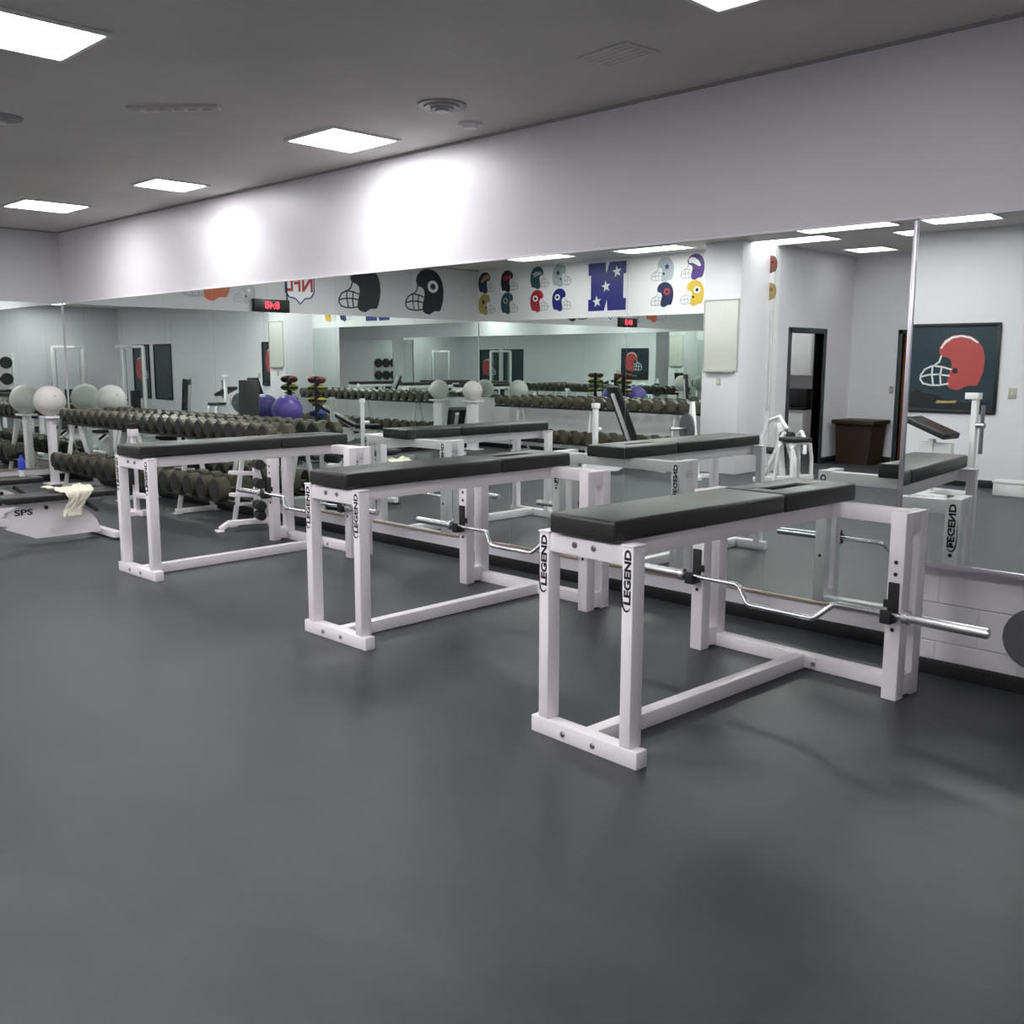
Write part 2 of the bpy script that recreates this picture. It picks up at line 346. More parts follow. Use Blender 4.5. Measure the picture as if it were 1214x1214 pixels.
def make_bench():
    W = M['white']; r = empty('prone_row_bench', (0, 0, 0))
    x1 = FL - LI - LW
    MB().box(0, FL, 0, FD, 0, FH, .004).build('front_foot', W, r)
    for k, x in enumerate((LI, x1)):
        leg = MB().box(x, x + LW, .004, .004 + LD, FH, LH, .004).box(x - .004, x + LW + .004, 0, .084, LH - .004, LH + .004, .002).build('front_leg', W, r)
        m = Matrix.Translation((x + LW / 2 + .003, .0035, .803)) @ Matrix.Rotation(PI / 2, 4, 'X') @ Matrix.Rotation(PI / 2, 4, 'Z')
        text_mesh('LEGEND', .047, M['ink'], 'brand_lettering', leg, m, .0019, 1.30)
        swoosh(leg, x + LW / 2 + .001, .0035, 0, 0, -1)
    MB().box(LI + LW - .002, x1 + .002, .012, .062, LH - .085, LH - .004, .004).build('apron', W, r)
    for x in (.165, .445):
        MB().box(x - .025, x + .025, .06, RY + RD - PW + .004, LH - .075, LH + .004, .004).build('side_rail', W, r)
    MB().box(CX - .035, CX + .035, FD - .002, RY + RD - PW + .002, .002, FH, .004).build('floor_beam', W, r)
    MB().box(CX - RW / 2 + PW - .004, CX + RW / 2 - PW + .004, RY + RD - PW, RY + RD - .004, .001, FH, .004).box(CX - .10, CX + .10, RY + RD - PW - .008, RY + RD - PW + .01, .006, FH - .004, .002).build('floor_crossbar', W, r)
    MB().box(CX - RW / 2 + PW - .004, CX + RW / 2 - PW + .004, RY + RD - PW, RY + RD - .004, RH - .085, RH - .006, .004).build('rear_crossbar', W, r)
    for s in (-1, 1):
        xa = CX - RW / 2 if s < 0 else CX + RW / 2 - PW
        u = MB().box(xa, xa + PW, RY, RY + PW, .0, RH, .004).box(xa, xa + PW, RY + RD - PW, RY + RD, 0, RH, .004)
        u.box(xa + .002, xa + PW - .002, RY + PW - .004, RY + RD - PW + .004, .014, .12, .003).box(xa + .002, xa + PW - .002, RY + PW - .004, RY + RD - PW + .004, RH - .10, RH - .002, .003)
        up = u.build('rack_upright', W, r)
        xc = xa + PW / 2
        for z in (.70, .64, .36):
            MB().cyl((xc, RY - .0015, z), (xc, RY + .001, z), .0105, n=16).build('adjustment_hole', M['ink'], up, False)
            MB().cyl((xc, RY + RD - .001, z), (xc, RY + RD + .0015, z), .0105, n=16).build('adjustment_hole', M['ink'], up, False)
        m = Matrix.Translation((xc - .004, RY + RD + .0005, .80)) @ Matrix.Rotation(PI, 4, 'Z') @ Matrix.Rotation(PI / 2, 4, 'X') @ Matrix.Rotation(PI / 2, 4, 'Z')
        text_mesh('LEGEND', .050, M['ink'], 'brand_lettering', up, m, .0019, 1.28)
        swoosh(up, xc + .0, RY + RD + .0005, 0, 0, 1)
        h = MB().box(xc - .027, xc + .027, RY - .016, RY - .0005, .43, .60, .005)
        h.box(xc - .028, xc + .028, RY - .082, RY - .004, .405, .432, .006).box(xc - .028, xc + .028, RY - .088, RY - .074, .405, .475, .005)
        h.box(xc - .05 if s > 0 else xc + .0, xc + .0 if s > 0 else xc + .05, RY - .012, RY + .002, .47, .51, .004)
        h.build('bar_hook', M['rubber'], r)
    px0, px1 = CX - .19, CX + .19
    def pad(y0, y1, name, slot=None):
        b = MB().box(px0, px1, y0, y1, LH + .004, 1.028, .018, 4)
        o = b.build(name, M['vinyl'], r)
        return o
    pad(-.02, 1.24, 'body_pad')
    # head pad with a long breathing slot: four pieces joined round the opening
    b = MB(); ya, yb = 1.246, 1.93; sx = .035; sa, sb = 1.36, 1.70
    b.box(px0, px1, ya, yb, LH + .004, 1.008, .012, 3)
    b.box(px0 + .0005, CX - sx, ya + .0005, yb - .0005, .975, 1.028, .014, 3).box(CX + sx, px1 - .0005, ya + .0005, yb - .0005, .975, 1.028, .014, 3)
    b.box(CX - sx - .02, CX + sx + .02, ya + .0005, sa, .975, 1.028, .012, 3).box(CX - sx - .02, CX + sx + .02, sb, yb - .0005, .975, 1.028, .012, 3)
    b.build('head_pad', M['vinyl'], r)
    for (x, y, z) in [(.25, .010, .895), (.36, .010, .895), (.20, -.001, .036), (.38, -.001, .036), (.40, RY + RD - PW - .009, .036)]:
        MB().cyl((x, y - .006, z), (x, y + .004, z), .011, n=6).cyl((x, y - .001, z), (x, y + .003, z), .014, n=16).build('bolt', M['steel'], r)
    return r
def make_barbell():
    r = empty('cambered_barbell', (0, 0, 0)); R_ = .014
    pts = [(-.68, 0, 0), (-.31, 0, 0), (-.285, 0, -.008), (-.21, 0, -.085), (-.185, 0, -.095), (.185, 0, -.095), (.21, 0, -.085), (.285, 0, -.008), (.31, 0, 0), (.68, 0, 0)]
    out = []
    for a_, b_, c_ in zip([pts[0]] + pts[:-1], pts, pts[1:] + [pts[-1]]):   # round the bends and swing the camber towards the front
        a_, b_, c_ = Vector(a_), Vector(b_), Vector(c_)
        for t in (-.18, 0, .18):
            q = b_ + ((a_ - b_) * -t if t < 0 else (c_ - b_) * t); out.append(q if t else b_ * .86 + ((b_ + (a_ - b_) * .18) + (b_ + (c_ - b_) * .18)) * .07)
    pts = [Vector((q.x, q.z * .45, q.z * .93)) for q in out]
    MB().tube(pts, R_, 20).build('shaft', M['chrome'], r)
    for s in (-1, 1):
        MB().cyl((s * .675, 0, 0), (s * 1.06, 0, 0), .025, n=28, bev=.004).cyl((s * 1.059, 0, 0), (s * 1.062, 0, 0), .014, n=20).build('sleeve', M['chrome'], r)
        MB().cyl((s * .655, 0, 0), (s * .69, 0, 0), .036, n=28, bev=.005).build('collar', M['chrome'], r)
    return r
bench0 = make_bench(); bar0 = make_barbell()
bench_labels = ['white bench with black pad and barbell below, nearest the camera', 'white bench with black pad, middle one of the row of three', 'white bench with black pad, farthest of the row, next to the dumbbell rack']
bar_labels = ['chrome cambered barbell resting under the nearest white bench', 'chrome cambered barbell resting under the middle white bench', 'chrome cambered barbell resting under the farthest white bench']
BP = [(-2.9706, 3.1428, -.0479), (-5.131, 3.3617, 0.), (-7.7232, 3.3267, .0146)]
for i, (x, y, a) in enumerate(BP):
    b = bench0 if i == 0 else copy_tree(bench0); k = bar0 if i == 0 else copy_tree(bar0)
    b.location = (x, y, 0); b.rotation_euler.z = a; tag(b, bench_labels[i], 'weight bench', 'row of white prone row benches')
    lx, ly = CX + [.012, .0, .0][i], RY - .046
    k.location = (x + math.cos(a) * lx - math.sin(a) * ly, y + math.sin(a) * lx + math.cos(a) * ly, .4465)
    k.rotation_euler.z = a; tag(k, bar_labels[i], 'barbell', 'cambered barbells under the benches')

# ------------------------------------------------------------------ dumbbells and racks
def make_dumbbell(rad, ln, name='dumbbell', parts=True):
    r = empty(name, (0, 0, 0)) if parts else None
    hl = ln * .34
    def head(mb, s):
        y0, y1 = s * (ln / 2 - hl), s * ln / 2
        mb.cyl((0, y0, 0), (0, y1, 0), rad, n=20, bev=.012)
        mb.cyl((0, y1 - s * .004, 0), (0, y1 + s * .004, 0), rad * .55, n=16)
    if parts:
        MB().cyl((0, -ln / 2 + hl * .5, 0), (0, ln / 2 - hl * .5, 0), .017, n=12).build('handle', M['dbh'], r)
        for s in (-1, 1):
            m = MB(); head(m, s); m.build('head', M['db'], r)
            MB().cyl((0, s * (ln / 2 + .001), 0), (0, s * (ln / 2 + .006), 0), rad * .80, n=20).build('end_cap', M['rubber'], r)
        return r
    m = MB().cyl((0, -ln / 2 + hl * .5, 0), (0, ln / 2 - hl * .5, 0), .017, n=10); head(m, -1); head(m, 1)
    return m.build(name, M['db'])
def rack(x0, x1, yc, sgn, ups, label, supports):
    """two-tier dumbbell rack; sgn: direction of the front (-1 towards -Y)"""
    r = empty('dumbbell_rack', ((x0 + x1) / 2, yc, 0), 0, label, 'dumbbell rack'); w = (x1 - x0) / 2
    for (z, dy, we) in ((.845, .02, w), (.235, .12 * sgn, ups if ups else w)):
        for e in (-.09, .09):
            MB().beam((-w, dy + e, z), (we, dy + e, z), .045, .03).build('tray_rail', M['rubber'], r)
    for sx in supports:
        s = MB(); q = sx - (x0 + x1) / 2
        s.beam((q, -.24, .03), (q, .24, .03), .06, .05).beam((q, sgn * .2, .05), (q, sgn * .06, .825), .05, .022, up=(1, 0, 0)).beam((q, -sgn * .2, .05), (q, -sgn * .02, .825), .05, .022, up=(1, 0, 0))
        s.box(q - .05, q + .05, -.27, -.19, 0, .012, .002).box(q - .05, q + .05, .19, .27, 0, .012, .002)
        s.beam((q, -.07 + sgn * .12, .22), (q, .12, .22), .04, .03)
        s.build('support_frame', M['white2'], r)
UP0, UP1, NU = -13.48, -8.50, 24
LO0, LO1, NL = -13.46, -9.18, 16
LB0, LB1, NB = -13.30, -8.90, 16
mid = lambda a, b, n, k: a + (b - a) * (k + .5) / (n - 1)
rack(-13.62, -8.42, 5.30, -1, 2.03, 'long two-tier dumbbell rack on white legs against the mirrors', [mid(LO0, LO1, NL, k) for k in (0, 6, 11)] + [-9.0])
rack(-13.44, -8.75, -2.08, 1, None, 'two-tier dumbbell rack below the helmet banner on the opposite wall', [mid(LB0, LB1, NB, k) for k in (1, 7, 13)])
def row(n, x0, x1, y, z, r0, r1, l0, l1, label, group, parts):
    protos = []
    for k in range(4):
        t = (k + .5) / 4; protos.append((make_dumbbell(r0 + (r1 - r0) * t, l0 + (l1 - l0) * t, 'dumbbell', parts), r0 + (r1 - r0) * t))
    used = set()
    for i in range(n):
        t = i / (n - 1); k = min(3, int(t * 4)); p, rad = protos[k]
        o = p if k not in used else (copy_tree(p) if parts else p.copy())
        if k in used and not parts: COL.objects.link(o)
        used.add(k)
        o.location = (x0 + (x1 - x0) * t, y, z + rad); o.rotation_euler.z = random.uniform(-.03, .03)
        tag(o, label, 'dumbbell', group)
row(NU, UP0, UP1, 5.32, .861, .088, .100, .30, .33, 'dark olive round-head dumbbell on the upper tier against the mirrors', 'dumbbells on the upper tier against the mirrors', True)
row(NL, LO0, LO1, 5.18, .251, .108, .122, .33, .40, 'dark olive round-head dumbbell on the lower tier against the mirrors', 'dumbbells on the lower tier against the mirrors', True)
row(19, -13.32, -8.85, -2.06, .861, .09, .10, .30, .33, 'dumbbell on the upper tier of the rack across the room', 'dumbbells on the upper tier across the room', False)
row(NB, LB0, LB1, -1.96, .251, .10, .115, .30, .36, 'dumbbell on the lower tier of the rack across the room', 'dumbbells on the lower tier across the room', False)

# small upright rack beside the third bench
def weight_tree(x, y, rz, h, label, plates, arms=True):
    r = empty('weight_tree', (x, y, 0), rz, label, 'weight tree')
    MB().beam((0, -.30, .075), (0, .16, .075), .07, .05).beam((0, -.30, .075), (0, -.38, .02), .07, .04).box(-.06, .06, -.42, -.35, 0, .014, .003).box(-.08, .08, .12, .18, 0, .05, .004).build('base', M['white'], r)
    MB().box(-.03, .03, -.03, .03, .09, h, .005).build('post', M['white'], r)
    if arms:
        for z in (.34, .56):
            MB().beam((0, -.028, z), (0, -.26, z + .02), .04, .04).cyl((0, -.26, z + .02), (0, -.275, z + .022), .018, n=12).build('arm', M['white'], r)
    for z, rad in plates:
        p = empty('weight_plate', (x, y, z), rz, 'small black round weight on the upright rack behind the farthest bench', 'weight plate', 'small black weights on the upright racks')
        MB().cyl((.032, -.012, 0), (.20, -.012, 0), rad, n=20, bev=.008).cyl((.0305, -.012, 0), (.206, -.012, 0), rad * .4, n=14).build('disc', M['rubber'], p)
weight_tree(-8.72, 5.20, -.25, .80, 'narrow white upright rack with black round weights behind the farthest bench', [(.66, .05), (.47, .05), (.25, .05), (.15, .045)])

r = empty('floor_stand', (-10.4, 4.72, 0), .1, 'slim white stand with a black knob behind the farthest bench', 'stand')
MB().box(-.025, .025, -.025, .025, .05, .94, .004).box(-.05, .05, -.04, .04, .86, .94, .005).build('post', M['white'], r)
MB().box(-.30, .16, -.035, .035, .004, .06, .004).box(-.04, .04, -.16, .16, 0, .05, .004).box(-.02, .24, -.03, .03, .20, .25, .004).build('base', M['white'], r)
MB().cyl((0, 0, .94), (0, 0, .985), .03, n=16).cyl((0, 0, .985), (0, 0, 1.0), .045, n=16).build('knob', M['rubber'], r)
MB().box(-.02, .04, -.11, -.03, .34, .52, .01).build('side_pad', M['rubber'], r)

# ------------------------------------------------------------------ adjustable bench
def make_fid(incline=0.):
    """length along +Y (back pad end at y=0.6 .. seat at -0.75)"""
    W = M['white']; r = empty('adjustable_bench', (0, 0, 0))
    MB().box(-.33, .33, .50, .57, .012, .075, .006).build('rear_foot', W, r)
    for s in (-1, 1): MB().box(s * .33 - .03, s * .33 + .03, .49, .58, 0, .02, .004).build('rubber_foot', M['rubber'], r)
    MB().box(-.24, .24, -.86, -.79, .0, .055, .006).build('front_foot', W, r)
    # quadrant plate
    pts = [(-.10, .05), (.50, .05)]
    for k in range(13):
        a = PI / 2 * k / 12; pts.append((.02 + .47 * math.cos(a), .05 + .33 * math.sin(a)))
    pts += [(-.16, .38), (-.34, .30), (-.36, .16)]
    fr = Matrix(((0, 1, 0, 0), (1, 0, 0, 0), (0, 0, 1, 0), (0, 0, 0, 1)))
    MB().prism(pts, -.035, .035, fr).build('quadrant_plate', W, r)
    MB().beam((0, -.33, .22), (0, -.80, .30), .07, .09, up=(1, 0, 0)).build('spine', W, r)
    MB().beam((0, -.60, .25), (0, -.82, .05), .06, .06, up=(1, 0, 0)).build('front_leg', W, r)
    MB().beam((.05, .33, .36), (.09, .45, .26), .035, .035, up=(1, 0, 0)).build('adjust_handle', M['rubber'], r)
    for y, z in ((.0, .33), (.22, .30)):
        MB().cyl((.0352, y, z), (.038, y, z), .02, n=14).build('pivot_hole', M['ink'], r)
    m = Matrix.Translation((.0365, -.20, .30)) @ Matrix.Rotation(PI / 2, 4, 'Z') @ Matrix.Rotation(PI / 2, 4, 'X')
    text_mesh('SPS', .075, M['ink'], 'brand_lettering', r, m, .002, 1.5)
    MB().box(-.14, .14, -.86, -.40, .395, .455, .018, 4).build('seat_pad', M['vinyl'], r)
    b = MB().box(-.15, .15, 0, .99, 0, .062, .018, 4, Matrix.Translation((0, -.375, .395)) @ Matrix.Rotation(incline, 4, 'X'))
    b.build('back_pad', M['vinyl'], r)
    MB().box(-.12, .12, -.80, -.42, .372, .396, .003).build('seat_bracket', M['rubber'], r)
    MB().beam((0, -.37, .38), (0, -.37 + .9 * math.cos(incline), .38 + .9 * math.sin(incline)), .06, .04).build('back_rail', W, r)
    return r
fid = make_fid()
fid2 = copy_tree(fid); fid3 = None
fid.location = (-9.42, 3.40, 0); tag(fid, 'white adjustable bench with a cream towel draped over its black pad', 'weight bench')
fid2.location = (-10.95, 3.30, 0); tag(fid2, 'white adjustable bench with a blue bottle on it, behind the towel bench', 'weight bench')

def towel():
    bm = bmesh.new(); nx, ny = 26, 14
    # path across the pad and down its side (profile in x,z), width along y
    prof = []
    for k in range(nx + 1):
        s = k / nx * .62
        if s < .30: prof.append((-.14 + s, .464 + .006 * math.sin(s * 40)))
        else:
            d = s - .30; prof.append((.163 + .012 * math.sin(d * 22), .458 - max(0, d - .015) * .72))
    g = []
    for i, (x, z) in enumerate(prof):
        t = i / nx; rowv = []
        wdt = .34 * (1 - .52 * min(1, max(0, t - .35) / .3))
        for j in range(ny + 1):
            v = j / ny - .5
            wob = .010 * math.sin(9 * v * 3 + i * .5) + .006 * math.sin(i * 1.3 + j)
            rowv.append(bm.verts.new((x + (wob if t > .5 else 0) * .8, v * wdt + .06 * math.sin(t * 4) + (.05 * (t - .5) if t > .5 else 0), z + (abs(wob) if t <= .5 else 0) + (.022 if abs(v) > .35 and t < .3 else 0))))
        g.append(rowv)
    for i in range(nx):
        for j in range(ny): bm.faces.new((g[i][j], g[i + 1][j], g[i + 1][j + 1], g[i][j + 1]))
    me = bpy.data.meshes.new('towel'); bm.to_mesh(me); bm.free(); me.materials.append(M['towel'])
    for p in me.polygons: p.use_smooth = True
    o = bpy.data.objects.new('towel', me); COL.objects.link(o)
    md = o.modifiers.new('s', 'SOLIDIFY'); md.thickness = .008; md.offset = 1
    o.location = (-9.42, 3.60, 0)
    return tag(o, 'cream towel draped over the black pad of the white adjustable bench', 'towel')
towel()
r = empty('drink_bottle', (-10.98, 3.76, .458), 0, 'small blue bottle with a clear base standing on the rear adjustable bench', 'bottle')
MB().cyl((0, 0, .0), (0, 0, .07), .032, .034, 18).build('base', M['ball'], r); MB().cyl((0, 0, .07), (0, 0, .16), .038, .034, 18).cyl((0, 0, .16), (0, 0, .20), .034, .015, 18).build('body', M['blue'], r)
MB().cyl((0, 0, .20), (0, 0, .225), .016, n=14).build('cap', M['blue'], r)

def ball_stand(x, y, w, h, lb, lb2, rad=.205):
    r = empty('ball_stand', (x, y, 0), 0, lb, 'stand')
    MB().box(-w / 2, w / 2, -.04, .04, .012, h - .03, .006).build('post', M['white'], r)
    MB().box(-w / 2 - .06, w / 2 + .06, -.12, .12, 0, .014, .003).build('base_plate', M['white'], r)
    MB().box(-w / 2 - .06, w / 2 + .06, -.11, .11, h - .03, h, .005).build('top_plate', M['white'], r)
    b = empty('exercise_ball', (x, y, h), 0, lb2, 'exercise ball')
    MB().sphere((0, 0, rad * .985), rad, 40).build('shell', M['ball'], b)
    MB().cyl((rad * .93, -.0, rad * 1.33), (rad * .955, 0, rad * 1.35), .014, n=12).build('valve', M['maskgrey'], b)
ball_stand(-13.9, 5.18, .14, .925, 'white post stand in the far corner holding a pale ball', 'pale grey exercise ball on a white post in the far corner')
ball_stand(-13.86, -1.78, .26, .93, 'white box stand near the end wall across the room', 'pale exercise ball on a white box stand across the room', .19)

# ------------------------------------------------------------------ end wall and banner prints
def helmet(name, parent, fr, w, shell, logo=None, mask='maskgrey', flip=1):
    """flat printed helmet facing +u (flip -1: facing -u). fr maps (u, depth, v) to space, w = overall width"""
    o = empty(name, (0, 0, 0)) if parent is None else parent
    C_ = [(.205, .175), (.20, .27), (.13, .37), (.02, .435), (-.12, .455), (-.27, .425), (-.39, .34), (-.47, .21), (-.50, .05), (-.49, -.12), (-.45, -.26), (-.40, -.35), (-.30, -.355), (-.22, -.375), (-.13, -.425), (-.02, -.41), (.045, -.36), (.055, -.28), (.025, -.16), (.0, -.05), (.015, .04), (.07, .09), (.16, .115)]
    P = []; n_ = len(C_)
    for k in range(n_):
        p0, p1, p2, p3 = (C_[(k + q) % n_] for q in (-1, 0, 1, 2))
        for t in (0, .33, .67):
            P.append(tuple(.5 * (2 * p1[c] + (p2[c] - p0[c]) * t + (2 * p0[c] - 5 * p1[c] + 4 * p2[c] - p3[c]) * t * t + (3 * p1[c] - p0[c] - 3 * p2[c] + p3[c]) * t ** 3) for c in (0, 1)))
    sc = lambda p: (p[0] * w * flip, p[1] * w)
    sh = MB().prism([sc(p) for p in P], 0, .002, fr).build('shell_print', M[shell], o, False)
    f = MB(); th = .013
    for a in ([(.0, -.10), (.14, -.06), (.30, -.04), (.42, -.10), (.475, -.19)], [(.03, -.20), (.20, -.18), (.36, -.19), (.475, -.22)], [(.04, -.33), (.18, -.355), (.32, -.355), (.43, -.33)], [(.475, -.18), (.485, -.26), (.43, -.335)], [(.30, -.04), (.30, -.19), (.27, -.355)], [(.17, .115), (.20, .02), (.29, -.05)], [(.15, -.06), (.17, -.19), (.15, -.35)]):
        for (p, q) in zip(a, a[1:]):
            dx, dy = q[0] - p[0], q[1] - p[1]; L = math.hypot(dx, dy); nx, ny = -dy / L * th, dx / L * th; ex, ey = dx / L * th * .7, dy / L * th * .7
            f.prism([sc(v) for v in ((p[0] + nx - ex, p[1] + ny - ey), (q[0] + nx + ex, q[1] + ny + ey), (q[0] - nx + ex, q[1] - ny + ey), (p[0] - nx - ex, p[1] - ny - ey))], .0005, .0028, fr)
    f.build('face_mask_print', M[mask], o, False)
    MB().prism([sc((-.06 + .045 * math.cos(t), -.12 + .045 * math.sin(t))) for t in [k * PI / 6 for k in range(12)]], .002, .003, fr).build('ear_hole_print', M['ink'], o, False)
    if logo:
        kind, lm = logo
        if kind == 'disc' or kind == 'ring' or kind == 'letter':
            MB().prism([sc((-.22 + .14 * math.cos(t), .12 + .12 * math.sin(t))) for t in [k * PI / 8 for k in range(16)]], .002, .0032, fr).build('badge_print', M[lm], o, False)
            MB().prism([sc((-.22 + .07 * math.cos(t), .12 + .06 * math.sin(t))) for t in [k * PI / 6 for k in range(12)]], .0032, .0042, fr).build('badge_centre_print', M[shell if kind == 'ring' else 'ink'], o, False)
        elif kind == 'horn':
            q = [(.17, .30), (.05, .36), (-.10, .33), (-.26, .22), (-.36, .06), (-.28, .02), (-.14, .10), (0., .16), (.14, .16)]
            MB().prism([sc(p) for p in q], .002, .0032, fr).build('horn_print', M[lm], o, False)
        elif kind == 'wing':
            q = [(.18, .20), (.0, .26), (-.22, .26), (-.44, .14), (-.28, .14), (-.36, .04), (-.16, .08), (.02, .12)]
            MB().prism([sc(p) for p in q], .002, .0032, fr).build('wing_print', M[lm], o, False)
        elif kind == 'star':
            q = [((-.2 + (.13 if k % 2 == 0 else .055) * math.sin(k * PI / 5)), .12 + (.13 if k % 2 == 0 else .055) * math.cos(k * PI / 5)) for k in range(10)]
            MB().prism([sc(p) for p in q], .002, .0032, fr).build('star_print', M[lm], o, False)
        elif kind == 'stripe':
            q = [(.195, .24), (.13, .36), (.02, .43), (-.12, .45), (-.27, .42), (-.39, .335), (-.375, .315), (-.26, .39), (-.12, .42), (.01, .395), (.11, .32), (.17, .235)]
            MB().prism([sc(p) for p in q], .002, .0032, fr).build('stripe_print', M[lm], o, False)
    return o
def fr_banner(x, z):  # wall y=YB, front faces +Y; u axis points to -X when read from the front
    return Matrix(((-1, 0, 0, 0), (0, 1, 0, .0008), (0, 0, 1, 0), (0, 0, 0, 1)))
def banner_helmet(x, z, w, shell, logo, towards, label):
    o = empty('helmet_print', (x, YB, z), 0, label, 'wall print', 'small helmet prints on the banner')
    helmet('h', o, fr_banner(0, 0), w, shell, logo, 'maskgrey', -1 if towards > 0 else 1)
HB = [(-14.12, 3.17, 'navy', ('horn', 'gold'), 1, 'small navy helmet print nearest the end wall'), (-14.12, 2.76, 'gold', ('star', 'ink'), 1, 'small gold helmet print nearest the end wall'),
      (-13.50, 3.17, 'ink', ('wing', 'red'), 1, 'small black and red helmet print on the banner'), (-13.50, 2.76, 'teal', ('disc', 'silver'), 1, 'small dark helmet print under the black and red one'),
      (-12.72, 3.19, 'teal', ('wing', 'silver'), 1, 'small dark green helmet print with a silver wing'), (-12.72, 2.77, 'red', ('disc', 'white_ink'), 1, 'small red helmet print with a white badge'),
      (-12.17, 3.20, 'silver', ('star', 'navy'), 1, 'small silver helmet print with a navy star'), (-12.17, 2.77, 'nblue', ('disc', 'white_ink'), 1, 'small blue helmet print with a white badge'),
      (-9.95, 3.16, 'silver', ('star', 'nblue'), -1, 'small silver helmet print with a blue mark'), (-9.95, 2.76, 'navy', ('ring', 'orange'), -1, 'small navy helmet print with an orange ring'),
      (-9.36, 3.17, 'pviolet', ('horn', 'white_ink'), -1, 'small purple helmet print with a white horn'), (-9.36, 2.76, 'yellow', ('disc', 'white_ink'), -1, 'small yellow helmet print with a white badge'),
      (-7.99, 3.12, 'brown', ('disc', 'red'), -1, 'small brown helmet print between column and doorway wall'), (-7.99, 2.72, 'gold', ('star', 'brown'), -1, 'small gold helmet print between column and doorway wall')]
for x, z, sh, lg, d, lb in HB: banner_helmet(x, z, .46 if x < -8.2 else .3, sh, lg, d, lb)
# big starred letter
o = empty('letter_print', (-11.12, YB, 2.96), 0, 'large blue block letter N with three white stars on the banner', 'wall print')
F = fr_banner(0, 0)
N = [(-.42, -.41), (-.10, -.41), (-.10, -.21), (-.16, -.21), (-.16, .08), (.10, -.41), (.42, -.41), (.42, -.21) , (.36, -.21), (.36, .20), (.42, .20), (.42, .41), (.10, .41), (.10, .20), (.14, .20), (.14, -.06), (-.12, .41), (-.42, .41), (-.42, .20), (-.36, .20), (-.36, -.21), (-.42, -.21)]
N = [(-.42, -.41), (-.02, -.41), (.0, -.22), (.06, -.41), (.42, -.41), (.42, -.21), (.36, -.21), (.36, .20), (.42, .20), (.42, .41), (.04, .41), (.02, .22), (-.06, .41), (-.42, .41), (-.42, .20), (-.36, .20), (-.36, -.21), (-.42, -.21)]
MB().prism(N, 0, .002, F).build('letter_shape', M['nblue'], o, False)
for cx_, cz_ in ((-.22, .24), (.02, 0.), (.22, -.25)):
    q = [(cx_ + (.105 if k % 2 == 0 else .042) * math.sin(k * PI / 5 + .15), cz_ + (.105 if k % 2 == 0 else .042) * math.cos(k * PI / 5 + .15)) for k in range(10)]
    MB().prism(q, .002, .0035, F).build('star', M['white_ink'], o, False)
# prints on the end wall: u axis points to +Y when read from the front
FE = Matrix(((0, 1, 0, .0008), (1, 0, 0, 0), (0, 0, 1, 0), (0, 0, 0, 1)))
for (y, z, w, sh, lg, mk, lb) in [(.47, 2.92, .92, 'ink', ('stripe', 'maskgrey'), 'ink', 'large plain dark helmet print on the end wall'), (-1.02, 2.94, .94, 'ink', ('disc', 'white_ink'), 'ink', 'large black helmet print with a round white badge on the end wall'),
                                  (3.40, 2.96, .85, 'orange2', ('stripe', 'ink'), 'maskgrey', 'large orange helmet print on the end wall'), (2.74, 2.74, .40, 'maskgrey', ('star', 'white_ink'), 'maskgrey', 'grey helmet print beside the orange one on the end wall')]:
    o = empty('helmet_print', (XF, y, z), 0, lb, 'wall print', 'big helmet prints on the end wall'); helmet('h', o, FE, w, sh, lg, mk)
o = empty('league_shield_print', (XF, 1.70, 2.96), 0, 'red, white and blue league shield print on the end wall', 'wall print')
SH = lambda k: [(u * k, v * k) for u, v in [(-.29, .36), (-.1, .33), (0, .36), (.1, .33), (.29, .36), (.29, -.16), (.22, -.25), (.10, -.27), (0, -.36), (-.10, -.27), (-.22, -.25), (-.29, -.16)]]
MB().prism(SH(1), 0, .002, FE).build('shield_border', M['nblue'], o, False)
MB().prism(SH(.92), .002, .003, FE).build('shield_field', M['white_ink'], o, False)
MB().prism([(-.26, .14), (.26, .14), (.26, .30), (-.26, .30)], .003, .004, FE).build('shield_top', M['nblue'], o, False)
text_mesh('NFL', .36, M['red'], 'shield_lettering', o, Matrix.Translation((.005, 0, -.03)) @ Matrix.Rotation(PI / 2, 4, 'Z') @ Matrix.Rotation(PI / 2, 4, 'X'), .008, .86)
# scoreboard clock
o = empty('wall_clock', (XF, 2.28, 2.56), 0, 'black digital clock with glowing red digits on the end wall', 'clock')
MB().box(.001, .07, -.33, .33, -.10, .10, .006).build('case', M['ledbox'], o)
text_mesh('8:48', .16, M['led'], 'digits', o, Matrix.Translation((.0715, 0, 0)) @ Matrix.Rotation(PI / 2, 4, 'Z') @ Matrix.Rotation(PI / 2, 4, 'X'), .003, 1.0)
MB().cyl((.03, -.31, .10), (.03, -.31, .85), .010, n=8).build('cable', M['ink'], o)

